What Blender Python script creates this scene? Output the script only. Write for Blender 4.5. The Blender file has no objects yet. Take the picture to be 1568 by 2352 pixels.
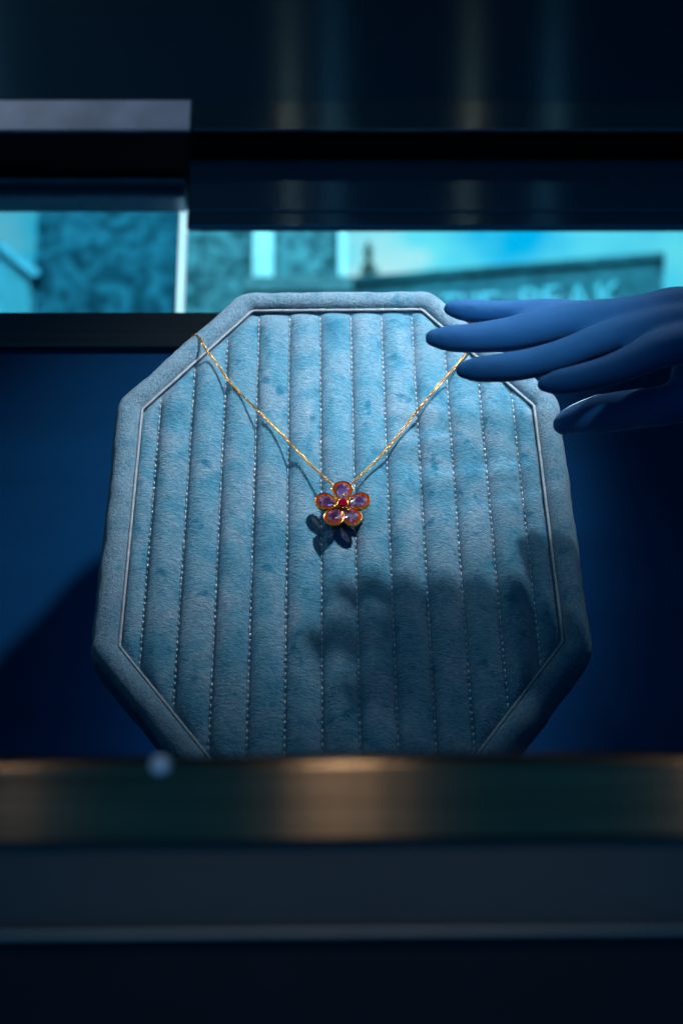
import bpy, bmesh, math, random
from math import sin, cos, pi, radians, sqrt
from mathutils import Vector, Matrix, noise as mnoise

random.seed(7)
S = bpy.context.scene
COL = S.collection

# ------------------------------------------------------------------ camera
PITCH = radians(18.0)
FPX = 3267.0                      # focal length in units of a 1568 x 2352 frame (50 mm on 24 x 36)
CAM = Vector((0.0, 0.0, 1.2))
cd = bpy.data.cameras.new('camera')
cam = bpy.data.objects.new('camera', cd); COL.objects.link(cam)
cam.location = CAM
cam.rotation_euler = (radians(90) + PITCH, 0, 0)
cd.sensor_fit = 'VERTICAL'; cd.sensor_height = 36.0; cd.sensor_width = 24.0; cd.lens = 50.0
cd.clip_start = 0.01; cd.clip_end = 200.0
cd.dof.use_dof = True; cd.dof.focus_distance = 0.606; cd.dof.aperture_fstop = 9.5
cd.dof.aperture_blades = 0
S.camera = cam

# ------------------------------------------------------------------ world, exposure
W = bpy.data.worlds.new('World'); S.world = W; W.use_nodes = True
W.node_tree.nodes['Background'].inputs[0].default_value = (0.02, 0.26, 0.60, 1)
W.node_tree.nodes['Background'].inputs[1].default_value = 0.34
S.view_settings.view_transform = 'Standard'; S.view_settings.look = 'None'
S.view_settings.exposure = 0.0; S.view_settings.gamma = 1.0
S.render.engine = 'CYCLES'
S.cycles.use_denoising = True
S.cycles.max_bounces = 10; S.cycles.transmission_bounces = 8; S.cycles.transparent_max_bounces = 12
S.cycles.caustics_refractive = False; S.cycles.caustics_reflective = False
S.cycles.sample_clamp_indirect = 4.0

# ------------------------------------------------------------------ lamps
def spot(name, loc, target, watts, col, size=40, blend=0.9, rad=0.008):
    l = bpy.data.lights.new(name, 'SPOT'); l.energy = watts; l.color = col
    l.spot_size = radians(size); l.spot_blend = blend; l.shadow_soft_size = rad
    o = bpy.data.objects.new(name, l); COL.objects.link(o)
    o.location = loc
    o.rotation_euler = (Vector(target) - Vector(loc)).to_track_quat('-Z', 'Y').to_euler()
    return o
CUSH = Vector((0.0, 0.60, 1.44))
KEY = (0.212, 0.335, 1.835); SIDE = (-0.060, 0.40, 1.80)
spot('case_spot', KEY, CUSH + Vector((0.014, 0.01, 0.058)), 33.0, (1.0, 0.95, 0.94), 38, 1.0, 0.017)
spot('case_spot', SIDE, CUSH + Vector((0.015, 0.01, 0.03)), 1.2, (0.88, 0.95, 1.0), 38, 1.0, 0.010)
spot('window_spot', (0.13, 0.10, 1.54), CUSH + Vector((0.055, 0, 0.015)), 9.0, (0.80, 0.93, 1.0), 20, 1.0, 0.014)
spot('window_spot', (-0.22, 0.36, 1.72), CUSH + Vector((0.02, 0, -0.10)), 0.9, (0.48, 0.92, 1.0), 44, 1.0, 0.022)
spot('case_spot', (0.21, 0.47, 1.84), (0.125, 0.50, 1.47), 2.6, (0.85, 0.95, 1.0), 30, 1.0, 0.010)  # added spot, lightens the top of the hand
spot('case_spot', (-0.42, 0.52, 2.02), (-0.20, 0.90, 1.80), 2.0, (0.85, 0.92, 1.0), 60, 1.0, 0.010)  # added spot out of view, brightens the grey header rail
# added point lamps, raised so that they streak in the rails behind
def bulb(name, loc, watts, col, rad):
    l = bpy.data.lights.new(name, 'POINT'); l.energy = watts; l.color = col; l.shadow_soft_size = rad
    o = bpy.data.objects.new(name, l); COL.objects.link(o); o.location = loc; return o
bulb('streak_lamp', (0.148, 0.38, 2.08), 0.03, (1.0, 0.62, 0.40), 0.006)
bulb('streak_lamp', (-0.060, 0.38, 2.08), 0.03, (1.0, 0.65, 0.42), 0.005)
bulb('streak_lamp', (-0.011, 0.30, 2.14), 0.018, (0.55, 0.85, 1.0), 0.010)
bulb('streak_lamp', (0.255, 0.30, 2.14), 0.018, (0.55, 0.85, 1.0), 0.010)
# added blue fill points, unseen behind the cushion, to brighten the board
for p, en in (((-0.055, 0.668, 1.30), 0.10), ((0.058, 0.668, 1.41), 0.11), ((0.052, 0.668, 1.31), 0.04), ((-0.05, 0.668, 1.42), 0.05)):
    bulb('board_fill', p, en, (0.30, 0.72, 1.0), 0.006)
# warm lamps over the pavement, behind and above the photographer; they glint in the brass rail
for x, en in ((-0.20, 0.24), (0.004, 1.0), (0.21, 0.28)):
    spot('awning_spot', (x, -0.25, 1.50), (x * 0.34, 0.27, 1.215), en * 0.8, (1.0, 0.84, 0.66), 18, 1.0, 0.012)

def area(name, loc, target, watts, col, sx, sy):
    l = bpy.data.lights.new(name, 'AREA'); l.shape = 'RECTANGLE'; l.size = sx; l.size_y = sy
    l.energy = watts; l.color = col
    o = bpy.data.objects.new(name, l); COL.objects.link(o); o.location = loc
    o.rotation_euler = (Vector(target) - Vector(loc)).to_track_quat('-Z', 'Y').to_euler()
    return o
# daylight on the street outside the far window
area('daylight', (2.0, 1.6, 13.0), (0.3, 10.0, 5.0), 4400, (0.26, 0.86, 1.0), 9, 6)

spot('mullion_fill', (1.0, 8.0, 7.0), (-0.12, 1.0, 1.68), 12000, (0.72, 0.97, 1.0), 6, 0.6, 0.05)  # added narrow spot that makes the frosted mullion bright from behind

# ------------------------------------------------------------------ helpers
FW = Vector((0, cos(PITCH), sin(PITCH))); UP = Vector((0, -sin(PITCH), cos(PITCH))); RT = Vector((1, 0, 0))
def ray(px, py): return FW + RT * ((px - 784) / FPX) - UP * ((py - 1176) / FPX)
def at(px, py, Y):
    v = ray(px, py); return CAM + v * (Y / v.y)
def deep(px, py, d): return CAM + ray(px, py) * d

def tag(o, label=None, cat=None, group=None, kind=None):
    if label: o['label'] = label
    if cat: o['category'] = cat
    if group: o['group'] = group
    if kind: o['kind'] = kind
    return o
def empty(name, mat=None, loc=None):
    o = bpy.data.objects.new(name, None); COL.objects.link(o); o.empty_display_size = 0.01
    if mat is not None: o.matrix_world = mat
    if loc is not None: o.location = loc
    return o
def mesh_obj(name, verts, faces, mat, parent=None, smooth=False):
    me = bpy.data.meshes.new(name); me.from_pydata([tuple(v) for v in verts], [], faces); me.update()
    o = bpy.data.objects.new(name, me); COL.objects.link(o)
    if mat: me.materials.append(mat)
    if smooth: me.polygons.foreach_set('use_smooth', [True] * len(me.polygons))
    if parent: o.parent = parent
    return o
def bm_obj(name, bm, mat, parent=None, smooth=False):
    me = bpy.data.meshes.new(name); bm.to_mesh(me); bm.free()
    o = bpy.data.objects.new(name, me); COL.objects.link(o)
    if mat: me.materials.append(mat)
    if smooth: me.polygons.foreach_set('use_smooth', [True] * len(me.polygons))
    if parent: o.parent = parent
    return o
def box(name, x0, x1, y0, y1, z0, z1, mat, parent=None, bevel=0.0, seg=2):
    bm = bmesh.new()
    bmesh.ops.create_cube(bm, size=1.0)
    for v in bm.verts:
        v.co = Vector((x0 + (v.co.x + .5) * (x1 - x0), y0 + (v.co.y + .5) * (y1 - y0), z0 + (v.co.z + .5) * (z1 - z0)))
    if bevel > 0:
        bmesh.ops.bevel(bm, geom=list(bm.edges), offset=bevel, segments=seg, profile=0.5, affect='EDGES')
    return bm_obj(name, bm, mat, parent)
def grid_faces(nr, nc, close_c=False, close_r=False):
    F = []
    for i in range(nr if close_r else nr - 1):
        for j in range(nc if close_c else nc - 1):
            a = i * nc + j; b = i * nc + (j + 1) % nc; c = ((i + 1) % nr) * nc + (j + 1) % nc; d = ((i + 1) % nr) * nc + j
            F.append((a, b, c, d))
    return F

# ------------------------------------------------------------------ materials
def new_mat(name):
    m = bpy.data.materials.new(name); m.use_nodes = True
    nt = m.node_tree; b = nt.nodes['Principled BSDF']
    return m, nt, b
def nd(nt, typ, **kw):
    n = nt.nodes.new(typ)
    for k, v in kw.items():
        if k in n.inputs: n.inputs[k].default_value = v
        else: setattr(n, k, v)
    return n
def coords(nt, scale=(1, 1, 1)):
    tc = nd(nt, 'ShaderNodeTexCoord'); mp = nd(nt, 'ShaderNodeMapping'); mp.inputs['Scale'].default_value = scale
    nt.links.new(tc.outputs['Object'], mp.inputs['Vector']); return mp.outputs['Vector']
def noise(nt, vec, scale, detail=3, rough=0.55, dist=0.0):
    n = nd(nt, 'ShaderNodeTexNoise'); n.inputs['Scale'].default_value = scale; n.inputs['Detail'].default_value = detail
    n.inputs['Roughness'].default_value = rough; n.inputs['Distortion'].default_value = dist
    nt.links.new(vec, n.inputs['Vector']); return n.outputs['Fac']
def ramp(nt, fac, stops):
    r = nd(nt, 'ShaderNodeValToRGB'); e = r.color_ramp.elements
    while len(e) < len(stops): e.new(0.5)
    for q, (p, c) in zip(e, stops): q.position = p; q.color = (*c, 1) if len(c) == 3 else c
    nt.links.new(fac, r.inputs['Fac']); return r.outputs['Color']
def mix(nt, fac, a, b, typ='MIX'):
    m = nd(nt, 'ShaderNodeMix'); m.data_type = 'RGBA'; m.blend_type = typ
    for s, v in ((m.inputs[0], fac), (m.inputs[6], a), (m.inputs[7], b)):
        if isinstance(v, (int, float)): s.default_value = v
        elif isinstance(v, tuple): s.default_value = (*v, 1)
        else: nt.links.new(v, s)
    return m.outputs[2]
def bump(nt, h, strength, dist, normal=None):
    b = nd(nt, 'ShaderNodeBump'); b.inputs['Strength'].default_value = strength; b.inputs['Distance'].default_value = dist
    nt.links.new(h, b.inputs['Height'])
    if normal: nt.links.new(normal, b.inputs['Normal'])
    return b.outputs['Normal']

def velvet(name, c_dark, c_mid, c_light, fib=(430, 1150, 430)):
    m, nt, b = new_mat(name)
    v1 = coords(nt)
    nap = noise(nt, v1, 52, 3, 0.55, 0.8)            # brushed patches of pile
    nap2 = noise(nt, v1, 130, 2, 0.5, 0.3)
    vf = coords(nt, fib)
    fibre = noise(nt, vf, 1.0, 4, 0.62, 0.9)
    base = ramp(nt, nap, [(0.20, c_dark), (0.44, c_mid), (0.84, c_light)])
    base = mix(nt, ramp(nt, nap2, [(0.28, (0.9, 0.9, 0.9)), (0.37, (0, 0, 0))]), base, c_dark)
    fc = ramp(nt, fibre, [(0.33, (0.46, 0.50, 0.56)), (0.66, (1.25, 1.22, 1.19))])
    col = mix(nt, 0.8, base, fc, 'MULTIPLY')
    nt.links.new(col, b.inputs['Base Color'])
    b.inputs['Roughness'].default_value = 0.92
    b.inputs['Specular IOR Level'].default_value = 0.15
    b.inputs['Sheen Weight'].default_value = 0.28; b.inputs['Sheen Roughness'].default_value = 0.35
    b.inputs['Sheen Tint'].default_value = (0.62, 0.80, 1.0, 1)
    n1 = bump(nt, nap, 0.2, 0.003)
    nt.links.new(bump(nt, fibre, 1.0, 0.0011, n1), b.inputs['Normal'])
    return m
M = {}
M['velvet'] = velvet('quilted velvet', (0.010, 0.130, 0.230), (0.060, 0.210, 0.318), (0.180, 0.282, 0.375))
M['velvet_border'] = velvet('border velvet', (0.040, 0.175, 0.28), (0.110, 0.23, 0.325), (0.150, 0.265, 0.36), (900, 900, 900))

def plain(name, col, rough=0.5, metal=0.0, spec=0.5, nscale=None, namt=0.15, bumpd=0.0, aniso=0.0, arot=0.0, coat=0.0, nstretch=(1, 1, 1)):
    m, nt, b = new_mat(name)
    b.inputs['Roughness'].default_value = rough; b.inputs['Metallic'].default_value = metal
    b.inputs['Specular IOR Level'].default_value = spec; b.inputs['Coat Weight'].default_value = coat
    b.inputs['Base Color'].default_value = (*col, 1)
    if nscale:
        v = coords(nt, nstretch); f = noise(nt, v, nscale, 4)
        lo = tuple(max(0, c * (1 - namt)) for c in col); hi = tuple(c * (1 + namt) for c in col)
        nt.links.new(ramp(nt, f, [(0.3, lo), (0.7, hi)]), b.inputs['Base Color'])
        if bumpd: nt.links.new(bump(nt, f, 0.6, bumpd), b.inputs['Normal'])
    if aniso:
        b.inputs['Anisotropic'].default_value = aniso; b.inputs['Anisotropic Rotation'].default_value = arot
        t = nd(nt, 'ShaderNodeTangent'); t.direction_type = 'RADIAL'; t.axis = 'Z'
        nt.links.new(t.outputs[0], b.inputs['Tangent'])
    return m
M['thread'] = plain('silver thread', (0.55, 0.64, 0.72), 0.45, 0.0, 0.8, 900, 0.25)
M['cord'] = plain('grey satin cord', (0.17, 0.23, 0.28), 0.55, 0.0, 0.6, 700, 0.2)
M['gold'] = plain('gold', (0.95, 0.46, 0.10), 0.17, 1.0, 0.5, 1500, 0.1)
M['chain_gold'] = plain('chain gold', (0.95, 0.50, 0.13), 0.24, 1.0, 0.5, 1500, 0.15)
M['rose_gold'] = plain('rose gold cup', (0.95, 0.26, 0.045), 0.30, 1.0, 0.5, 1500, 0.1)
M['navy_board'] = plain('navy board', (0.0004, 0.024, 0.078), 0.75, 0, 0.03, 14, 0.10, 0.0, nstretch=(0.5, 1, 3))
M['black_rail'] = plain('black lacquered rail', (0.07, 0.09, 0.10), 0.30, 0.9, 0.5, 160, 0.15, 0, 1.0, 0.25, nstretch=(0.02, 1, 6))
M['dark_panel'] = plain('dark blue brushed panel', (0.07, 0.20, 0.29), 0.23, 0.9, 0.5, 160, 0.12, 0, 1.0, 0.25, nstretch=(0.02, 1, 6))
M['teal_rail'] = plain('dark teal brushed rail', (0.14, 0.26, 0.30), 0.23, 0.95, 0.5, 160, 0.12, 0, 1.0, 0.25, nstretch=(0.02, 1, 6))
M['grey_rail'] = plain('grey painted rail', (0.42, 0.50, 0.64), 0.55, 0, 0.4, 30, 0.22)
M['soffit'] = plain('black soffit', (0.004, 0.005, 0.008), 0.8, 0, 0.1, 50, 0.1)
M['trim'] = plain('blue grey trim', (0.22, 0.30, 0.40), 0.4, 0.3, 0.5, 90, 0.15)
M['brass'] = plain('dark brushed brass', (0.19, 0.13, 0.082), 0.21, 1.0, 0.5, 190, 0.45, 0.0001, 1.0, 0.25, nstretch=(0.05, 1, 5))
M['fascia'] = plain('slate fascia', (0.065, 0.085, 0.095), 0.5, 0.2, 0.4, 60, 0.15, nstretch=(0.15, 1, 1))
M['steel_edge'] = plain('steel edge', (0.42, 0.42, 0.40), 0.38, 1.0, 0.5, 200, 0.3, nstretch=(0.05, 1, 4))
M['navy_base'] = plain('navy plinth', (0.0015, 0.008, 0.018), 0.6, 0, 0.3, 60, 0.2)
M['stud'] = plain('pale stud', (0.80, 0.88, 0.95), 0.5, 0, 0.5, 300, 0.1)
M['floor'] = plain('navy case floor', (0.008, 0.03, 0.09), 0.6, 0, 0.3, 60, 0.15)

# ================================================================== the case
FLOOR_Z = 1.236
box('case_floor', -0.42, 0.42, 0.303, 0.70, FLOOR_Z - 0.015, FLOOR_Z, M['floor'])['kind'] = 'structure'

# shell of the shop window round the display: ceiling, cheeks and outer wall, out of the picture
box('case_ceiling', -2.0, 2.0, -1.2, 1.03, 2.20, 2.26, M['soffit'])['kind'] = 'structure'
for sx in (-1, 1):
    box('case_wall', sx * 0.50 - 0.008 + sx * 0.009, sx * 0.50 + 0.008 + sx * 0.009, 0.303, 1.03, 1.0, 2.1995, M['soffit'])['kind'] = 'structure'
    box('shop_wall', sx * 1.28 - 0.76, sx * 1.28 + 0.76, 1.031, 1.10, -1.0, 2.1995, M['soffit'])['kind'] = 'structure'
box('shop_wall', -0.5195, 0.5195, 1.012, 1.05, 0.0, 1.45, M['soffit'])['kind'] = 'structure'

# blue board behind the cushion, and the black sill rail on top of it
YB = 0.715
zt = at(300, 793, YB).z
bd = box('back_board', -0.42, 0.42, YB, YB + 0.018, FLOOR_Z - 0.015, zt, M['navy_board'])
tag(bd, 'plain navy blue board standing behind the velvet cushion', 'board')
z0 = at(300, 796, YB - 0.004).z; z1 = at(300, 716, YB - 0.004).z
rl = box('sill_rail', -0.42, 0.42, YB - 0.004, 0.985, z0, z1, M['black_rail'], None, 0.0012)
tag(rl, 'black glossy sill rail running below the far window panes', 'rail')

# upper structure ---------------------------------------------------
YR = 0.90
zr0 = at(300, 298, YR).z; zr1 = at(300, 229, YR).z
xj = at(440, 262, YR).x
r1 = box('grey_header_rail', -0.5, xj - 0.0006, YR, YR + 0.05, zr0, zr1, M['grey_rail'], None, 0.0008)
tag(r1, 'scuffed pale grey header rail at upper left under the dark panel', 'rail')
r2 = box('teal_header_rail', xj + 0.0006, 0.5, YR + 0.001, YR + 0.05, zr0 + 0.0003, zr1, M['teal_rail'], None, 0.0008)
tag(r2, 'dark teal brushed header rail with orange light streaks', 'rail')
pz = box('upper_panel', -0.5, 0.5, YR + 0.012, YR + 0.03, zr1 + 0.0004, zr1 + 0.36, M['dark_panel'])
tag(pz, 'dark blue panel above the header rails', 'panel')
sf = box('soffit', -0.5, 0.5, YR + 0.051, 1.012, zr0 + 0.001, zr0 + 0.02, M['soffit']); tag(sf, kind='structure')
sf2 = box('soffit', -0.5, 0.5, YR + 0.004, YR + 0.0505, zr0 - 0.0012, zr0 - 0.0002, M['soffit']); tag(sf2, kind='structure')

# right hand shutter box, hangs lower than the left window head
YS = 0.937
zb = at(900, 527, YS).z; zl = at(900, 486, YS).z
xs0 = at(433, 430, YS).x
sh = empty('shutter_box', loc=(0.1, YS, zb))
def child_box(name, par, x0, x1, y0, y1, z0, z1, mat, bev=0.0):
    L = par.location
    return box(name, x0 - L.x, x1 - L.x, y0 - L.y, y1 - L.y, z0 - L.z, z1 - L.z, mat, par, bev)
child_box('face', sh, xs0, 0.5, YS, YS + 0.006, zl + 0.0006, zr0 - 0.0015, M['dark_panel'], 0.001)
child_box('lower_lip', sh, xs0, 0.5, YS - 0.002, YS + 0.005, zb, zl, M['dark_panel'], 0.0022)
tag(sh, 'dark blue brushed shutter box hanging over the wide bright window', 'shutter')

# left window head
YH = 0.970
za = at(200, 413, YH).z; zc = at(200, 458, YH).z
xe = at(424, 440, YH).x
hd = empty('window_head', loc=(-0.2, YH, zc))
child_box('upper_moulding', hd, -0.5, xe, YH - 0.004, YH + 0.02, za - 0.004, za, M['trim'], 0.0012)
child_box('moulding_face', hd, -0.5, xe, YH, YH + 0.02, zc + 0.0045, za - 0.0043, M['dark_panel'])
child_box('lower_moulding', hd, -0.5, xe, YH - 0.003, YH + 0.02, zc, zc + 0.0042, M['trim'], 0.0012)
child_box('backing', hd, -0.5, xe, YH + 0.004, YH + 0.02, za + 0.0003, zr0 + 0.0008, M['soffit'])
zg1 = at(200, 487, 1.0).z
child_box('head_underside', hd, -0.5, xe, YH + 0.0205, 0.9975, zg1, zg1 + 0.02, M['soffit'])
tag(hd, 'blue grey window head with two thin mouldings over the small pane', 'window head')

# glass panes ---------------------------------------------------------
def glass(name, tint, refl=0.06):
    m = bpy.data.materials.new(name); m.use_nodes = True; nt = m.node_tree; nt.nodes.clear()
    out = nd(nt, 'ShaderNodeOutputMaterial'); t = nd(nt, 'ShaderNodeBsdfTransparent'); g = nd(nt, 'ShaderNodeBsdfGlossy')
    v = coords(nt); f = noise(nt, v, 9, 2)
    c = ramp(nt, f, [(0.3, tuple(0.94 * q for q in tint)), (0.7, tint)])
    nt.links.new(c, t.inputs['Color']); g.inputs['Roughness'].default_value = 0.03
    ms = nd(nt, 'ShaderNodeMixShader'); fr = nd(nt, 'ShaderNodeFresnel'); fr.inputs['IOR'].default_value = 1.45
    nt.links.new(fr.outputs[0], ms.inputs[0]); nt.links.new(t.outputs[0], ms.inputs[1]); nt.links.new(g.outputs[0], ms.inputs[2])
    nt.links.new(ms.outputs[0], out.inputs['Surface']); return m
M['glass_dark'] = glass('smoked glass', (0.42, 0.72, 0.82))
M['glass_clear'] = glass('clear glass', (0.93, 0.99, 1.0))
zs = z1 - 0.002
xm0 = at(408, 640, 0.995).x; xm1 = at(425, 640, 0.995).x
g1 = box('smoked_window_pane', -0.5, xm0 - 0.0005, 0.998, 1.002, zs + 0.06, zg1 + 0.02, M['glass_dark'])
tag(g1, 'small smoked window pane on the left with a gable behind it', 'window pane')
g2 = box('clear_window_pane', xm1 + 0.0005, 0.5, 0.998, 1.002, zs + 0.06, zr0 + 0.0005, M['glass_clear'])
tag(g2, 'wide clear window pane under the shutter box showing a sign', 'window pane')
# frosted strip where the two panes meet
def frosted():
    m = bpy.data.materials.new('frosted glass strip'); m.use_nodes = True; nt = m.node_tree; nt.nodes.clear()
    out = nd(nt, 'ShaderNodeOutputMaterial'); t = nd(nt, 'ShaderNodeBsdfTranslucent'); t2 = nd(nt, 'ShaderNodeBsdfTransparent')
    v = coords(nt, (1, 1, 0.2)); f = noise(nt, v, 60, 2)
    nt.links.new(ramp(nt, f, [(0.3, (0.80, 0.95, 1.0)), (0.7, (0.95, 1, 1))]), t.inputs['Color'])
    ms = nd(nt, 'ShaderNodeMixShader'); ms.inputs[0].default_value = 0.10
    nt.links.new(t.outputs[0], ms.inputs[1]); nt.links.new(t2.outputs[0], ms.inputs[2])
    nt.links.new(ms.outputs[0], out.inputs['Surface']); return m
M['frost'] = frosted()
mu = box('frosted_mullion', xm0, xm1, 0.990, 1.004, zs + 0.06, zr0 + 0.0005, M['frost'])
mu['label'] = 'bright frosted glass mullion between the two window panes'; mu['category'] = 'mullion'
# low upstand that carries the panes, hidden behind the sill rail
up = box('pane_upstand', -0.5, 0.5, 0.988, 1.012, z0, zs + 0.0595, M['soffit']); tag(up, kind='structure')

# ================================================================== front fascia (close to the lens, out of focus)
YF = 0.270
fa = empty('front_fascia', loc=(0, YF, 1.2))
def fz(py, Y): return at(784, py, Y).z
def rounded_bar(name, par, x0, x1, y0, y1, z0, z1, rad, mat, wob=0.0):
    L = par.location
    prof = []
    nseg = 6
    for k in range(nseg + 1):                       # rounded top front edge
        a = pi / 2 * k / nseg
        prof.append((y0 + rad * (1 - cos(a)) , z1 - rad * (1 - sin(a))))
    prof += [(y1, z1 + 0.0018), (y1, z0), (y0 + 0.0005, z0)]
    nx = 60; V = []
    for i in range(nx):
        x = x0 + (x1 - x0) * i / (nx - 1)
        w = wob * (sin(x * 61) + 0.6 * sin(x * 143 + 1))
        for (y, z) in prof: V.append((x - L.x, y - L.y + w * 0.5, z - L.z + w * (1 if z > (z0 + z1) / 2 else 0.6)))
    n = len(prof)
    F = grid_faces(nx, n, close_c=True)
    F = [tuple(reversed(q)) for q in F]
    F.append(tuple(range(n))); F.append(tuple(reversed(range((nx - 1) * n, nx * n))))
    return mesh_obj(name, V, F, mat, par, False)
bar = rounded_bar('brass_rail', fa, -0.22, 0.22, YF, YF + 0.032, fz(1924, YF), fz(1727, YF), 0.0028, M['brass'], 0.00013)
child_box('slate_panel', fa, -0.22, 0.22, YF + 0.004, YF + 0.03, fz(2133, YF + 0.004), fz(1924, YF) - 0.0003, M['fascia'])
child_box('steel_edge', fa, -0.22, 0.22, YF + 0.0015, YF + 0.03, fz(2150, YF + 0.0015), fz(2133, YF + 0.004) - 0.0002, M['steel_edge'], 0.0004)
child_box('plinth_panel', fa, -0.22, 0.22, YF + 0.006, YF + 0.03, 1.02, fz(2150, YF + 0.0015) - 0.0002, M['navy_base'])
fa.rotation_euler = (0, radians(-0.45), 0)
tag(fa, 'brushed brass rail over slate panel at the front edge of the case', 'fascia')
# stud on the brass rail, coloured pale to give a blurred glint
sp = at(369, 1757, YF)
bm = bmesh.new()
bmesh.ops.create_uvsphere(bm, u_segments=24, v_segments=12, radius=0.0019)
for v in bm.verts: v.co.y = v.co.y * 0.55
st = bm_obj('round_stud', bm, M['stud'], None, True); st.location = sp + Vector((0, -0.0004, 0))
tag(st, 'small pale round stud on the brass rail', 'stud')

# ================================================================== cushion
LEAN = radians(18.0); ROLL = radians(0.7)
cu = Vector((0, sin(LEAN), cos(LEAN))); cn = Vector((0, -cos(LEAN), sin(LEAN)))
cr2 = RT * cos(ROLL) + cu * sin(ROLL); cu2 = -RT * sin(ROLL) + cu * cos(ROLL)
CO = deep(780, 1190, 0.606)
MC = Matrix(((cr2.x, cu2.x, cn.x, CO.x), (cr2.y, cu2.y, cn.y, CO.y), (cr2.z, cu2.z, cn.z, CO.z), (0, 0, 0, 1)))
def loc2(px, py):                                   # image point -> cushion plane coordinates
    v = ray(px, py); t = (CO - CAM).dot(cn) / v.dot(cn); p = CAM + v * t - CO
    return p.dot(cr2), p.dot(cu2)
cushion = empty('velvet_cushion', MC)
tag(cushion, 'tall octagonal quilted blue velvet display cushion leaning back behind the brass rail', 'cushion')
mm = 0.001
OCT = [(40.5, 122), (88.6, 61.2), (89, -62.5), (31, -138), (-31, -138), (-89, -62.5), (-88.6, 61.2), (-40.5, 122)]
OCT = [(x * mm, y * mm) for x, y in OCT]            # clockwise from top right

def rounded_path(poly, rad, step):
    pts = []
    n = len(poly)
    for i in range(n):
        p0 = Vector(poly[i - 1]); p1 = Vector(poly[i]); p2 = Vector(poly[(i + 1) % n])
        a = (p0 - p1).normalized(); b = (p2 - p1).normalized()
        ang = math.acos(max(-1, min(1, a.dot(b)))); d = rad / math.tan(ang / 2)
        s = p1 + a * d; e = p1 + b * d
        c = p1 + (a + b).normalized() * (rad / sin(ang / 2))
        a0 = math.atan2(s.y - c.y, s.x - c.x); a1 = math.atan2(e.y - c.y, e.x - c.x)
        da = (a1 - a0 + pi) % (2 * pi) - pi
        for k in range(9):
            t = a0 + da * k / 8; pts.append((c + Vector((cos(t), sin(t))) * rad, Vector((cos(t), sin(t)))))
    out = []
    m = len(pts)
    for i in range(m):
        p, nn = pts[i]; q, nq = pts[(i + 1) % m]
        L = (q - p).length; k = max(1, int(L / step))
        for j in range(k):
            out.append((p.lerp(q, j / k), nn.lerp(nq, j / k).normalized()))
    return out
path = rounded_path(OCT, 0.004, 0.0030)
# border: profile of (outward, height)
TH = 0.014
prof = [(-0.0006, -0.004), (-0.0003, -0.0012), (0.0006, 0.0012), (0.0018, 0.0028), (0.0035, 0.0038), (0.0055, 0.0042), (0.0076, 0.0038), (0.0094, 0.0026),
        (0.0107, 0.0006), (0.01145, -0.002), (0.0117, -0.005), (0.0117, -0.009), (0.0112, -TH + 0.0015), (0.0098, -TH)]
V = []
for i, (p, nn) in enumerate(path):
    for k, (d, h) in enumerate(prof):
        q = p + nn * d
        w = mnoise.noise(Vector((q.x * 95, q.y * 95, k * 0.12))) * 0.0007 + mnoise.noise(Vector((q.x * 260, q.y * 260, k * 0.3))) * 0.00022
        if k in (0, 1): w = 0
        q = q + nn * (w * (1 if k > 7 else 0.2))
        V.append((q.x, q.y, h + (w if k < 9 else 0)))
F = [tuple(reversed(q)) for q in grid_faces(len(path), len(prof), close_r=True)]
F.append(tuple(i * len(prof) + len(prof) - 1 for i in range(len(path))))
bo = mesh_obj('border', V, F, M['velvet_border'], cushion, True)
bo['label'] = 'padded grey blue velvet border'
# beaded cord in the seam
cpath = rounded_path(OCT, 0.0035, 0.00028)
NS = 8; V = []; run = 0.0
for i, (p, nn) in enumerate(cpath):
    if i: run += (p - cpath[i - 1][0]).length
    ph = (run / 0.00116) % 1.0
    r = 0.00044 + 0.00034 * sqrt(max(0, sin(pi * ph)))
    c = p - nn * 0.0003
    for k in range(NS):
        a = 2 * pi * k / NS
        V.append((c.x + nn.x * cos(a) * r, c.y + nn.y * cos(a) * r, 0.0003 + sin(a) * r))
co = mesh_obj('beaded_cord', V, grid_faces(len(cpath), NS, True, True), M['cord'], cushion, True)
co['kind'] = 'stuff'; co['label'] = 'pale grey beaded cord'
# quilted channels
def span(x):                                        # vertical extent of the inner octagon at x
    ax = abs(x)
    if ax <= 0.0405: hi = 0.122
    else: hi = 0.122 + (0.0612 - 0.122) * (ax - 0.0405) / (0.0886 - 0.0405)
    if ax <= 0.031: lo = -0.138
    else: lo = -0.138 + (-0.0625 + 0.138) * (ax - 0.031) / (0.089 - 0.031)
    return lo, hi
SEAM = [-0.0006 + 0.01445 * (k - 5.5) for k in range(12)]
edges = [-0.0884] + SEAM + [0.0884]
def surf_h(x, y):                                   # height of the quilted surface
    for k in range(13):
        if edges[k] <= x <= edges[k + 1]:
            s = (x - edges[k]) / (edges[k + 1] - edges[k]); wdt = edges[k + 1] - edges[k]
            s2 = s ** 0.72
            prof_h = max(0, sin(pi * s2)) ** 0.9 * 0.0040 * min(1, wdt / 0.0135)
            lo, hi = span(x); e = min(y - lo, hi - y); q = min(1, max(0, e / 0.013)); prof_h *= q * (2 - q)
            w = mnoise.noise(Vector((x * 70, y * 45, k * 3.1))) * 0.0006 + mnoise.noise(Vector((x * 190, y * 120, k))) * 0.0002
            pk = 0.00016 * sin(2 * pi * y / 0.003) * (abs(s - 0.5) * 2) ** 6
            return -0.0016 + prof_h + (w + pk) * min(1, 6 * s * (1 - s) + 0.15)
    return -0.0016
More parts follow.
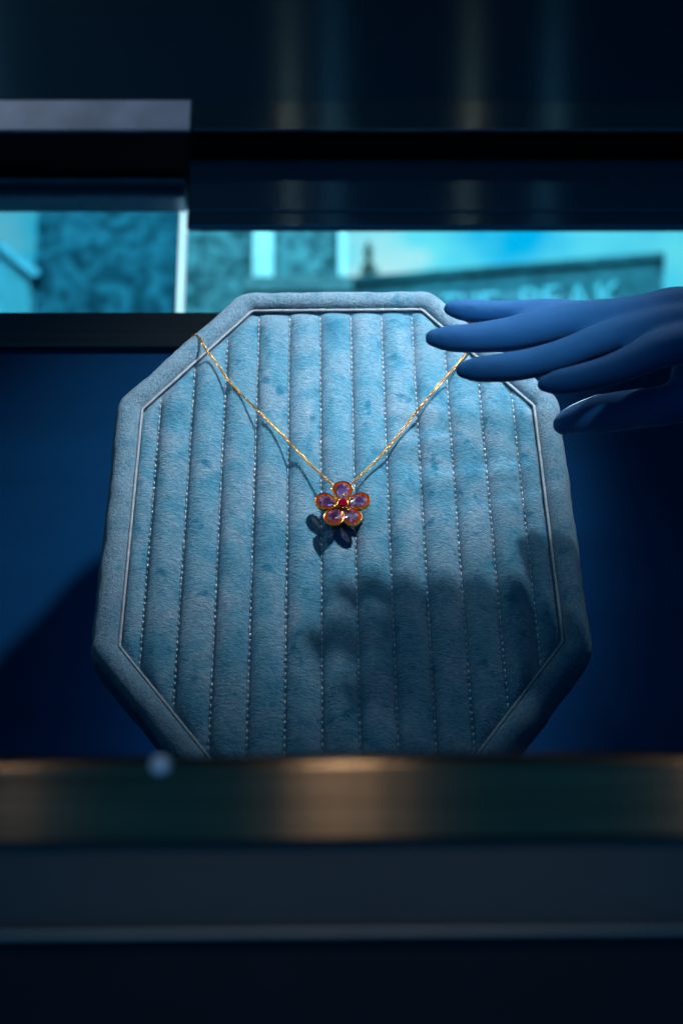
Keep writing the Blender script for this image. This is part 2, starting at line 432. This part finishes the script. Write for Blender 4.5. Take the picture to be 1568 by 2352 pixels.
for k in range(13):
    x0, x1 = edges[k], edges[k + 1]; nc, nr = 15, 130; V = []
    for i in range(nr):
        for j in range(nc):
            t = j / (nc - 1); t = 0.5 - 0.5 * cos(pi * t) * (0.35 + 0.65 * abs(cos(pi * t))) if True else t
            x = x0 + (x1 - x0) * min(1, max(0, t)); lo, hi = span(x); y = lo + (hi - lo) * i / (nr - 1)
            V.append((x, y, surf_h(min(max(x, x0 + 1e-6), x1 - 1e-6), y)))
    mesh_obj('quilted_channel', V, grid_faces(nr, nc), M['velvet'], cushion, True)
# stitching along every seam
for x in SEAM:
    lo, hi = span(x); V = []; F = []
    y = hi - 0.004
    while y > lo + 0.003:
        L = 0.0024 * random.uniform(0.7, 1.1); R = 0.00024
        sink = random.uniform(-0.0004, 0.0001); yy = y + random.uniform(-0.0002, 0.0002); xo = x + random.uniform(-0.00008, 0.00008)
        b0 = len(V); NR, NC = 5, 6
        for i in range(NR):
            t = i / (NR - 1); ry = R * (0.25 + 0.75 * sin(pi * t)); zz = -0.0010 + sink + 0.0008 * sin(pi * t)
            for c in range(NC):
                a = 2 * pi * c / NC; V.append((xo + cos(a) * ry, yy - L * t, zz + sin(a) * ry))
        F += [tuple(b0 + q for q in f) for f in grid_faces(NR, NC, True)]
        y -= 0.0031
    s = mesh_obj('stitching', V, F, M['thread'], cushion, True)
    s['label'] = 'row of silvery thread stitches'
# back strut that keeps it leaning
bm = bmesh.new(); bmesh.ops.create_cube(bm, size=1.0)
for v in bm.verts: v.co = Vector((v.co.x * 0.05, v.co.y * 0.16 - 0.02, -TH - 0.004 + v.co.z * 0.006))
bm_obj('back_plate', bm, M['navy_base'], cushion)

# ================================================================== necklace
necklace = empty('flower_necklace', MC)
tag(necklace, 'fine gold chain necklace with five petal purple gem flower pendant, orange bezel reflections painted in', 'necklace')
def link_mesh(wire, lx, ly):
    V = []; NA, NB = 10, 5
    for i in range(NA):
        a = 2 * pi * i / NA; c = Vector((cos(a) * lx, sin(a) * ly, 0)); nrm = Vector((cos(a), sin(a), 0))
        for j in range(NB):
            b = 2 * pi * j / NB; q = c + nrm * (cos(b) * wire) + Vector((0, 0, sin(b) * wire)); V.append(q)
    return V, grid_faces(NA, NB, True, True)
LV, LF = link_mesh(0.00023, 0.00084, 0.00050)
def chain(pts, name):
    P = [Vector(p) for p in pts]
    dense = []
    for i in range(len(P) - 1):
        p0 = P[max(i - 1, 0)]; p1 = P[i]; p2 = P[i + 1]; p3 = P[min(i + 2, len(P) - 1)]
        for k in range(60):
            t = k / 60
            dense.append(0.5 * ((2 * p1) + (p2 - p0) * t + (2 * p0 - 5 * p1 + 4 * p2 - p3) * t * t + (3 * p1 - p0 - 3 * p2 + p3) * t ** 3))
    dense.append(P[-1])
    V = []; F = []; acc = 0.0; n = 0; nxt = 0.0; pitch = 0.00122
    for i in range(1, len(dense)):
        seg = dense[i] - dense[i - 1]; L = seg.length
        while nxt <= acc + L:
            c = dense[i - 1] + seg * ((nxt - acc) / L); d = seg.normalized()
            side = d.cross(Vector((0, 0, 1))).normalized(); upv = side.cross(d)
            ang = (radians(35) if n % 2 else radians(-55)) + random.uniform(-0.3, 0.3)
            a = side * cos(ang) + upv * sin(ang); b = d.cross(a)
            b0 = len(V)
            for q in LV: V.append(c + d * q.x + a * q.y + b * q.z)
            F += [tuple(b0 + z for z in f) for f in LF]
            n += 1; nxt += pitch
        acc += L
    o = mesh_obj(name, V, F, M['chain_gold'], necklace, True); o['kind'] = 'stuff'; o['label'] = 'fine gold cable chain'
    return o
def cp(px, py, h):
    # image point lifted h above the cushion plane along its normal, still on the same line of sight
    v = ray(px, py); t = ((CO + cn * h) - CAM).dot(cn) / v.dot(cn); p = CAM + v * t - CO
    return (p.dot(cr2), p.dot(cu2), h)
PH = 0.0068
chain([(-0.0690, 0.1070, -0.018), (-0.0689, 0.1069, -0.004), (-0.0672, 0.1050, 0.0016), (-0.0640, 0.1010, 0.0046), cp(474, 804, 0.0052), cp(500, 838, 0.0038), cp(530, 880, 0.0030), cp(600, 951, 0.0040), cp(665, 1016, 0.0050), cp(720, 1074, 0.0058), cp(764, 1113, PH - 0.001)], 'chain')
chain([cp(805, 1113, PH - 0.001), cp(860, 1062, 0.0066), cp(905, 1010, 0.0068), cp(960, 941, 0.0066), cp(1010, 881, 0.0060), cp(1062, 822, 0.0050), (0.0650, 0.1010, 0.0048), (0.0686, 0.1050, 0.0016), (0.0702, 0.1069, -0.004), (0.0703, 0.107, -0.018)], 'chain')

def gem_mat(name, c_in, c_through, clear=0.45, rough=0.02, ior=1.62, tr=0.85):
    """faceted stone: glassy body plus light that passes straight through with its tint"""
    m, nt, b = new_mat(name)
    v = coords(nt); f = noise(nt, v, 420, 2)
    nt.links.new(ramp(nt, f, [(0.35, tuple(q * 0.8 for q in c_in)), (0.65, c_in)]), b.inputs['Base Color'])
    b.inputs['Transmission Weight'].default_value = tr; b.inputs['Roughness'].default_value = rough; b.inputs['IOR'].default_value = ior
    t = nd(nt, 'ShaderNodeBsdfTransparent'); t.inputs['Color'].default_value = (*c_through, 1)
    ms = nd(nt, 'ShaderNodeMixShader'); ms.inputs[0].default_value = clear
    nt.links.new(b.outputs[0], ms.inputs[1]); nt.links.new(t.outputs[0], ms.inputs[2])
    nt.links.new(ms.outputs[0], nt.nodes['Material Output'].inputs['Surface'])
    return m
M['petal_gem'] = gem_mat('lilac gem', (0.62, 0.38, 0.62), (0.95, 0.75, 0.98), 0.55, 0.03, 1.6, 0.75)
M['petal_reflect'] = gem_mat('bezel reflection facet', (0.88, 0.13, 0.012), (1.0, 0.45, 0.15), 0.45, 0.05, 1.6, 0.6)  # orange reflection of the gold bezel put into the facet colour
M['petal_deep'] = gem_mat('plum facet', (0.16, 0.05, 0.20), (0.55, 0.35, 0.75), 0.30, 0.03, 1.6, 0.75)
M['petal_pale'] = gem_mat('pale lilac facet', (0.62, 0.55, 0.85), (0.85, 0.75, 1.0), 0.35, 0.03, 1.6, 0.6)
M['ruby'] = gem_mat('ruby', (0.50, 0.0, 0.04), (0.7, 0.02, 0.10), 0.15, 0.03, 1.76, 0.6)
M['diamond'] = gem_mat('small clear stone', (0.9, 0.92, 0.85), (0.95, 0.95, 0.9), 0.3, 0.02, 2.0, 1.0)
PC = Vector(cp(787, 1162, PH))
pend = PC
def petal_outline(n, grow=0.0):
    out = []
    for i in range(n):
        a = 2 * pi * i / n
        # egg: wide end outwards (+x)
        x = 0.00695 + (0.0047 + grow) * cos(a)
        wv = (0.0039 + grow) * sin(a) * (1 + 0.20 * cos(a))
        out.append((x, wv))
    return out
def flat_loft(name, loops, mat, parent, cap0=True, cap1=True, smooth=False):
    n = len(loops[0]); V = [p for l in loops for p in l]; F = grid_faces(len(loops), n, close_c=True)
    if cap0: F.append(tuple(reversed(range(n))))
    if cap1: F.append(tuple(range((len(loops) - 1) * n, len(loops) * n)))
    return mesh_obj(name, V, F, mat, parent, smooth)
def rotz(p, a): return (p[0] * cos(a) - p[1] * sin(a), p[0] * sin(a) + p[1] * cos(a), p[2])
for ai, adeg in enumerate((90, 167, 240, 300, 13)):
    a = radians(adeg)
    tilt = 0.10
    def place(p): q = rotz((p[0], p[1], p[2] + p[0] * tilt), a); return (q[0] + pend.x, q[1] + pend.y, q[2] + pend.z)
    n = 18
    ol = petal_outline(n)
    cx = 0.00695
    def lp(s, z): return [place((cx + (x - cx) * s, y * s, z)) for x, y in ol]
    # faceted stone: culet side to table
    lev = [lp(0.10, -0.0021), lp(0.55, -0.0012), lp(0.97, 0.0), lp(0.97, 0.0003), lp(0.72, 0.0009)]
    Vg = [p for l in lev for p in l]; Fg2 = grid_faces(len(lev), n, close_c=True); Fg2.append(tuple(reversed(range(n))))
    nrim = len(Fg2); b4 = 4 * n
    inner = []                                      # inner facet ring of the crown, then the table
    for q in range(6):
        t = 2 * pi * (q + 0.5) / 6; inner.append(len(Vg))
        Vg.append(place((cx + 0.0047 * 0.40 * cos(t), 0.0039 * 0.40 * sin(t), 0.00125 + random.uniform(-0.00025, 0.00025))))
    for q in range(6):
        seg = [(3 * q + w + 1) % n for w in range(4)]
        for w in range(3): Fg2.append((b4 + seg[w], b4 + seg[w + 1], inner[q]))
        Fg2.append((b4 + seg[3], inner[(q + 1) % 6], inner[q]))
    Fg2.append(tuple(inner))
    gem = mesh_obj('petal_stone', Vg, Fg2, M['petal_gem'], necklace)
    gem.data.materials.append(M['petal_reflect']); gem.data.materials.append(M['petal_deep']); gem.data.materials.append(M['petal_pale'])
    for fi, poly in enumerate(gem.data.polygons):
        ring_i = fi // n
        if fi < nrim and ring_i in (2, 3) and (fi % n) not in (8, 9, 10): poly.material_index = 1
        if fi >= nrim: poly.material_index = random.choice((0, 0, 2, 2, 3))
    # gold bezel wall round it
    nb = 30; olb = petal_outline(nb)
    def lpb(g, z):
        L = []
        for x, y in petal_outline(nb, g): L.append(place((x, y, z)))
        return L
    loops = [lpb(-0.0012, -0.0024), lpb(-0.00002, 0.0001), lpb(0.00005, 0.0006), lpb(0.00014, 0.00078), lpb(0.00028, 0.00068), lpb(0.00034, 0.0002), lpb(0.0002, -0.0010), lpb(-0.0009, -0.0027)]
    V = [p for l in loops for p in l]; Fq = grid_faces(len(loops), nb, True, True)
    bz = mesh_obj('bezel', V, Fq, M['gold'], gem, True)
    bz.data.materials.append(M['rose_gold'])
    for pi_, poly in enumerate(bz.data.polygons):
        if pi_ < nb * 2: poly.material_index = 1
# centre
def disc_gem(name, c, r, h, mat, parent, n=12):
    loops = []
    for s, z in ((0.08, -h), (0.96, 0.0), (0.96, h * 0.12), (0.8, h * 0.4), (0.55, h * 0.55)):
        loops.append([(c[0] + cos(2 * pi * i / n) * r * s, c[1] + sin(2 * pi * i / n) * r * s, c[2] + z) for i in range(n)])
    return flat_loft(name, loops, mat, parent)
def ring(name, c, r, w, mat, parent, n=20, m=8):
    V = []
    for i in range(n):
        a = 2 * pi * i / n
        for j in range(m):
            b = 2 * pi * j / m; V.append((c[0] + cos(a) * (r + w * cos(b)), c[1] + sin(a) * (r + w * cos(b)), c[2] + w * sin(b)))
    return mesh_obj(name, V, grid_faces(n, m, True, True), mat, parent, True)
cc = (pend.x, pend.y, pend.z + 0.0022)
hub = disc_gem('centre_stone', cc, 0.0021, 0.0016, M['ruby'], necklace); hub['label'] = 'round dark red centre stone'
ring('setting', (cc[0], cc[1], cc[2] - 0.0002), 0.00215, 0.00034, M['gold'], hub)
def beadlet(name, c, r, mat, parent):
    bm = bmesh.new(); bmesh.ops.create_uvsphere(bm, u_segments=10, v_segments=7, radius=r)
    o = bm_obj(name, bm, mat, parent, True); o.location = c; return o
for k in range(10):
    a = 2 * pi * (k + 0.3) / 10
    beadlet('gold_bead', (cc[0] + cos(a) * 0.0027, cc[1] + sin(a) * 0.0027, cc[2] - 0.0003 + 0.0003 * (k % 2)), 0.00042, M['gold'], necklace)
for k, (adeg, rr) in enumerate(((78, 0.0042), (158, 0.0041), (212, 0.0036), (306, 0.0040), (22, 0.0038))):
    a = radians(adeg); c = (cc[0] + cos(a) * rr, cc[1] + sin(a) * rr, cc[2] + 0.0006)
    ds = disc_gem('small_stone', c, 0.00058, 0.0005, M['diamond'], necklace, 10)
    ring('collar', c, 0.00066, 0.00022, M['gold'], ds, 14, 6)
    # stem from the hub
    V = []; b0 = Vector((cc[0] + cos(a) * 0.0022, cc[1] + sin(a) * 0.0022, cc[2] - 0.0005)); b1 = Vector(c) + Vector((0, 0, -0.0004))
    d = (b1 - b0).normalized(); s = d.cross(Vector((0, 0, 1))).normalized(); t = s.cross(d)
    for i in range(2):
        for j in range(6):
            g = 2 * pi * j / 6; V.append((b0 if i == 0 else b1) + (s * cos(g) + t * sin(g)) * 0.00022)
    mesh_obj('stem', V, grid_faces(2, 6, True), M['gold'], ds, True)
# back plate of the flower so that it reads as one piece
flat_loft('hub_plate', [[(pend.x + cos(2 * pi * i / 16) * 0.0030, pend.y + sin(2 * pi * i / 16) * 0.0030, pend.z + z) for i in range(16)] for z in (-0.0016, 0.0012)], M['gold'], necklace)
for sx in (-1, 1):
    ring('jump_ring', (pend.x + sx * 0.0040, pend.y + 0.0091, pend.z - 0.0002), 0.00075, 0.00022, M['chain_gold'], necklace, 12, 6)

# ================================================================== mannequin hand
def c3(x, y): return (0.6125 * (1500 + x / 1.4792), 0.6125 * (1000 + y / 1.4792))
HV = []; HF = []; HS = 0.92
def tube(ch):
    """chain of (x, y, r, depth) in the close-up's units -> closed round tube with spherical ends"""
    P = []; R = []
    for (x, y, r, d) in ch:
        d *= HS; P.append(deep(*c3(x, y), d)); R.append(r * 0.437 * d / FPX)
    D = []; DR = []
    for i in range(len(P) - 1):
        p0 = P[max(i - 1, 0)]; p1 = P[i]; p2 = P[i + 1]; p3 = P[min(i + 2, len(P) - 1)]
        for k in range(12):
            t = k / 12
            D.append(0.5 * ((2 * p1) + (p2 - p0) * t + (2 * p0 - 5 * p1 + 4 * p2 - p3) * t * t + (3 * p1 - p0 - 3 * p2 + p3) * t ** 3))
            q0, q1, q2, q3 = R[max(i - 1, 0)], R[i], R[i + 1], R[min(i + 2, len(P) - 1)]
            DR.append(0.5 * ((2 * q1) + (q2 - q0) * t + (2 * q0 - 5 * q1 + 4 * q2 - q3) * t * t + (3 * q1 - q0 - 3 * q2 + q3) * t ** 3))
    D.append(P[-1]); DR.append(R[-1])
    N = 20; rings = []
    d0 = (D[1] - D[0]).normalized(); d1 = (D[-1] - D[-2]).normalized()
    for k in range(1, 6):
        a = pi / 2 * k / 6; rings.append((D[0] - d0 * DR[0] * cos(a), DR[0] * sin(a), d0))
    for i in range(len(D)):
        dd = (D[min(i + 1, len(D) - 1)] - D[max(i - 1, 0)]).normalized(); rings.append((D[i], DR[i], dd))
    for k in range(5, 0, -1):
        a = pi / 2 * k / 6; rings.append((D[-1] + d1 * DR[-1] * cos(a), DR[-1] * sin(a), d1))
    b0 = len(HV)
    for c, r, dd in rings:
        s = dd.cross(Vector((0, 1, 0.3))).normalized(); t = s.cross(dd)
        for j in range(N):
            g = 2 * pi * j / N; HV.append(c + (s * cos(g) + t * sin(g)) * r)
    HF.extend(tuple(b0 + q for q in f) for f in grid_faces(len(rings), N, True))
    HF.append(tuple(b0 + j for j in reversed(range(N)))); e = b0 + (len(rings) - 1) * N
    HF.append(tuple(e + j for j in range(N)))
# little, ring, middle, fore finger, thumb
tube([(282, 232, 44, .617), (350, 240, 60, .617), (500, 250, 62, .617), (650, 249, 62, .616), (820, 246, 68, .616), (1000, 265, 76, .615), (1250, 262, 92, .615), (1500, 250, 118, .612), (1800, 280, 150, .615), (2200, 300, 160, .62)])
tube([(185, 395, 50, .606), (260, 398, 70, .606), (400, 396, 80, .606), (600, 376, 92, .606), (740, 346, 98, .606), (900, 316, 102, .606), (1100, 296, 106, .604), (1350, 268, 112, .602), (1550, 250, 135, .604), (1800, 330, 160, .608), (2200, 340, 170, .615)])
tube([(350, 572, 48, .594), (430, 570, 70, .594), (600, 556, 80, .594), (740, 533, 82, .594), (900, 488, 84, .593), (1100, 412, 88, .593), (1300, 360, 98, .594), (1550, 330, 130, .598), (1850, 380, 165, .605), (2200, 400, 170, .612)])
tube([(800, 652, 46, .582), (870, 642, 68, .582), (1000, 618, 76, .582), (1150, 580, 84, .582), (1300, 520, 92, .583), (1450, 455, 104, .586), (1650, 420, 130, .594), (1900, 440, 165, .604), (2200, 450, 170, .612)])
tube([(905, 872, 62, .640), (960, 850, 78, .637), (1100, 820, 104, .630), (1300, 790, 106, .620), (1450, 772, 108, .612), (1620, 720, 130, .608), (1800, 620, 165, .606), (2000, 520, 190, .608), (2200, 450, 190, .612)])
tube([(1600, 600, 100, .606), (1750, 480, 150, .606), (1950, 400, 190, .608), (2300, 380, 180, .615), (2900, 330, 170, .63), (3500, 250, 180, .65)])
def hand_material():
    m, nt, b = new_mat('matte blue hand')
    v = coords(nt); f = noise(nt, v, 900, 3); g = noise(nt, v, 60, 2)
    nt.links.new(ramp(nt, g, [(0.3, (0.006, 0.080, 0.235)), (0.7, (0.008, 0.092, 0.26))]), b.inputs['Base Color'])
    b.inputs['Roughness'].default_value = 0.75; b.inputs['Specular IOR Level'].default_value = 0.2
    b.inputs['Sheen Weight'].default_value = 0.25; b.inputs['Sheen Roughness'].default_value = 0.4; b.inputs['Sheen Tint'].default_value = (0.6, 0.8, 1, 1)
    nt.links.new(bump(nt, f, 0.35, 0.0004), b.inputs['Normal'])
    return m
M['hand'] = hand_material()
tmp = mesh_obj('hand_rough', HV, HF, None)
md = tmp.modifiers.new('r', 'REMESH'); md.mode = 'VOXEL'; md.voxel_size = 0.0011; md.use_smooth_shade = True
md2 = tmp.modifiers.new('s', 'SMOOTH'); md2.factor = 0.5; md2.iterations = 14
dg = bpy.context.evaluated_depsgraph_get()
hm = bpy.data.meshes.new_from_object(tmp.evaluated_get(dg))
bpy.data.objects.remove(tmp)
hand = bpy.data.objects.new('mannequin_hand', hm); COL.objects.link(hand)
hm.materials.clear(); hm.materials.append(M['hand'])
hm.polygons.foreach_set('use_smooth', [True] * len(hm.polygons))
tag(hand, 'matte blue mannequin hand reaching in from the right over the cushion', 'mannequin hand')

# ================================================================== outside the far window
def wall_mat(name, a, b_, scale, bd=0.02):
    m, nt, b = new_mat(name); v = coords(nt)
    f = noise(nt, v, scale, 6, 0.65, 1.6); nt.links.new(ramp(nt, f, [(0.42, a), (0.59, b_)]), b.inputs['Base Color'])
    b.inputs['Roughness'].default_value = 0.9; nt.links.new(bump(nt, f, 0.5, bd), b.inputs['Normal']); return m
M['render_wall'] = wall_mat('weathered teal render', (0.010, 0.050, 0.065), (0.105, 0.22, 0.25), 5.5)
M['pale_wall'] = wall_mat('pale render', (0.40, 0.50, 0.48), (0.58, 0.66, 0.62), 2.0)
M['white_paint'] = wall_mat('white paint', (0.50, 0.58, 0.58), (0.66, 0.72, 0.72), 3.0, 0.003)
M['sign_board'] = wall_mat('weathered sign board', (0.008, 0.055, 0.075), (0.025, 0.11, 0.14), 2.4)
M['roof_tile'] = wall_mat('dark roof', (0.06, 0.11, 0.13), (0.12, 0.18, 0.20), 4.0)
M['letter'] = plain('pale letters', (0.11, 0.36, 0.43), 0.6, 0, 0.3, 5, 0.1)
M['leaf'] = plain('leaves', (0.04, 0.10, 0.09), 0.7, 0, 0.3, 3, 0.3)
M['bark'] = plain('bark', (0.05, 0.05, 0.045), 0.9, 0, 0.2, 8, 0.3)
GZ = -2.0
# weathered building
YA = 9.0
xa0 = at(80, 600, YA).x; xa1 = at(776, 600, YA).x
ab = empty('weathered_building', loc=((xa0 + xa1) / 2, YA, GZ))
child_box('wall', ab, xa0, xa1, YA, YA + 5, GZ, 9.0, M['render_wall'])
zq = at(600, 664, YA).z
p0 = at(583, 600, YA); p1 = at(628, 600, YA)
pil = child_box('pilaster', ab, p0.x, p1.x, YA - 0.08, YA - 0.002, zq, 8.9, M['white_paint']); pil['label'] = 'white pilaster on the wall'
c0 = at(777, 600, YA).x; c1 = at(795, 600, YA).x
cq = child_box('corner_trim', ab, c0, c1, YA - 0.06, YA + 0.3, at(780, 642, YA).z, 8.9, M['white_paint']); cq['label'] = 'white corner trim'
child_box('ledge', ab, p0.x - 0.05, xa1 + 0.1, YA - 0.15, YA - 0.002, at(700, 690, YA).z, at(700, 657, YA).z, M['roof_tile'])
tag(ab, 'weathered teal rendered building with white pilaster beyond the glass', 'building')
# gabled house at far left
YG = 7.5
gh = empty('gabled_house', loc=(at(-60, 650, YG).x, YG, GZ))
ax = at(70, 640, YG); apx = at(-190, 420, YG)
def gable(dx0, y0, y1, inset):
    L = gh.location; e = ax.x - inset; ridge = apx.x; hl = ridge - (e - ridge)
    zE = at(70, 612, YG).z - 0.07; zR = zE + (e - ridge) * 0.82
    P = [(e, GZ), (e, zE), (ridge, zR), (hl, zE), (hl, GZ)]
    V = [(x - L.x, y - L.y, z - L.z) for y in (y0, y1) for x, z in P]
    F = [(0, 1, 2, 3, 4), (9, 8, 7, 6, 5)] + [(i, 5 + i, 5 + (i + 1) % 5, (i + 1) % 5) for i in range(5)]
    return V, F, (e, zE, ridge, zR)
V, Fg, (ge, gzE, gr, gzR) = gable(0, YG, YG + 0.15, 0.0)
mesh_obj('wall', V, Fg, M['pale_wall'], gh)
L = gh.location
def slab(name, xa, za_, xb, zb_, y0, y1, th, mat):
    d = Vector((xb - xa, zb_ - za_)).normalized(); nn = Vector((-d.y, d.x)); nn = nn if nn.y > 0 else -nn
    q = [(xa, za_), (xb, zb_), (xb + nn.x * th, zb_ + nn.y * th), (xa + nn.x * th, za_ + nn.y * th)]
    V = [(x - L.x, y - L.y, z - L.z) for y in (y0, y1) for x, z in q]
    return mesh_obj(name, V, [(0, 1, 2, 3), (7, 6, 5, 4), (0, 4, 5, 1), (1, 5, 6, 2), (2, 6, 7, 3), (3, 7, 4, 0)], mat, gh)
ov = 0.03
slab('bargeboard', gr, gzR + 0.01, ge + ov, gzE + 0.01 - ov * 0.82, YG - 0.03, YG - 0.004, 0.05, M['white_paint'])['label'] = 'white bargeboard'
slab('roof', gr, gzR + 0.01, ge + ov, gzE + 0.01 - ov * 0.82, YG - 0.002, YG + 0.15, 0.04, M['roof_tile'])
tag(gh, 'pale gabled house with white bargeboard behind the smoked pane', 'house')
# long building with the sign
A = at(700, 650, 11.7); B = at(1516, 585, 11.16)
zC = (at(800, 642, 11.63).z + at(1510, 585, 11.16).z) / 2
d = Vector((B.x - A.x, B.y - A.y, 0)); LEN = d.length; d.normalize(); bk = Vector((-d.y, d.x, 0))
MB_ = Matrix(((d.x, bk.x, 0, B.x), (d.y, bk.y, 0, B.y), (0, 0, 1, GZ), (0, 0, 0, 1)))
lb = empty('sign_building', MB_)
box('wall', -LEN - 0.5, 0, 0, 4, 0, zC - GZ - 0.06, M['sign_board'], lb)
box('roof_edge', -LEN - 0.5, 0.03, -0.05, 4.05, zC - GZ - 0.0595, zC - GZ, M['sign_board'], lb)
tag(lb, 'long dark teal flat roofed building below the bright sky', 'building')
sg = empty('roof_sign', MB_)
H = 0.30
def letter(ch, x0, ztop, h, w):
    cv = bpy.data.curves.new('letter', 'FONT'); cv.body = ch; cv.size = 1.0; cv.extrude = 0.03
    t = bpy.data.objects.new('t', cv); COL.objects.link(t)
    me = bpy.data.meshes.new_from_object(t.evaluated_get(bpy.context.evaluated_depsgraph_get()))
    bpy.data.objects.remove(t); bpy.data.curves.remove(cv)
    xs = [v.co.x for v in me.vertices]; ys = [v.co.y for v in me.vertices]
    for v in me.vertices:
        x = (v.co.x - min(xs)) / (max(xs) - min(xs)) * w; y = (v.co.y - min(ys)) / (max(ys) - min(ys)) * h
        z = v.co.z
        v.co = Vector((x0 + x, -0.04 - z, ztop - h + y))
    me.materials.append(M['letter'])
    o = bpy.data.objects.new('letter', me); COL.objects.link(o); o.parent = sg
def along(px, py):
    v = ray(px, py); nrm = bk; t = (B - CAM).dot(nrm) / v.dot(nrm); p = CAM + v * t
    return (p - B).dot(d), p.z - GZ
tops = [('T', 1015, 1052, 681), ('H', 1058, 1096, 679), ('E', 1106, 1144, 676), ('P', 1196, 1236, 666), ('E', 1248, 1286, 662), ('A', 1300, 1352, 659), ('K', 1368, 1424, 653)]
for ch, xa_, xb_, yt in tops:
    x0_, zt_ = along(xa_, yt + 5); x1_, _ = along(xb_, yt)
    letter(ch, x0_, zt_, 0.26, x1_ - x0_)
tag(sg, 'pale lettered sign on the dark building, half hidden by the hand', 'sign')
# small tree behind the roof
tp = at(846, 640, 15.0); tt = at(842, 556, 15.0)
tree = empty('roof_tree', loc=(tp.x, 15.0, GZ))
zt0 = tp.z - GZ; zt1 = tt.z - GZ
bm = bmesh.new(); bmesh.ops.create_cone(bm, segments=10, radius1=0.12, radius2=0.03, depth=zt1 - 0.1, cap_ends=True)
for v in bm.verts: v.co.z += (zt1 - 0.1) / 2
bm_obj('trunk', bm, M['bark'], tree)
V = []; F = []
for i in range(1500):
    t = random.random() ** 0.8; z = zt0 - 0.5 + (zt1 - zt0 + 0.5) * t
    rr = 0.105 * min(1, (1 - t) * 2.2 + 0.10) * (0.8 + 0.35 * sin(t * 23)) * sqrt(random.random()); a = random.random() * 2 * pi
    c = Vector((cos(a) * rr, sin(a) * rr, z)); s = 0.022
    u = Vector((random.gauss(0, 1), random.gauss(0, 1), random.gauss(0, 1))).normalized(); w = u.orthogonal().normalized()
    b0 = len(V); V += [c + u * s, c + w * s * 0.6, c - u * s, c - w * s * 0.6]; F.append((b0, b0 + 1, b0 + 2, b0 + 3))
mesh_obj('crown', V, F, M['leaf'], tree)
tag(tree, 'small dark conical tree rising above the sign building roof', 'tree')
# sky dome beyond the street
def sky_mat():
    m = bpy.data.materials.new('cyan sky'); m.use_nodes = True; nt = m.node_tree; nt.nodes.clear()
    out = nd(nt, 'ShaderNodeOutputMaterial'); e = nd(nt, 'ShaderNodeEmission')
    v = coords(nt, (1, 1, 2.0)); f = noise(nt, v, 0.075, 4, 0.5)
    nt.links.new(ramp(nt, f, [(0.40, (0.0, 0.56, 1.0)), (0.53, (0.16, 0.86, 1.0)), (0.62, (0.70, 0.98, 1.0))]), e.inputs['Color'])
    e.inputs['Strength'].default_value = 1.0
    nt.links.new(e.outputs[0], out.inputs['Surface']); return m
M['sky'] = sky_mat()
V = []; NU, NV = 40, 20; RS = 60.0
for i in range(NV + 1):
    el = radians(-8 + 98 * i / NV)
    for j in range(NU + 1):
        az = radians(-75 + 150 * j / NU); V.append((RS * cos(el) * sin(az), 4 + RS * cos(el) * cos(az), RS * sin(el)))
sk = mesh_obj('sky', V, grid_faces(NV + 1, NU + 1), M['sky'], None, True); sk['kind'] = 'structure'
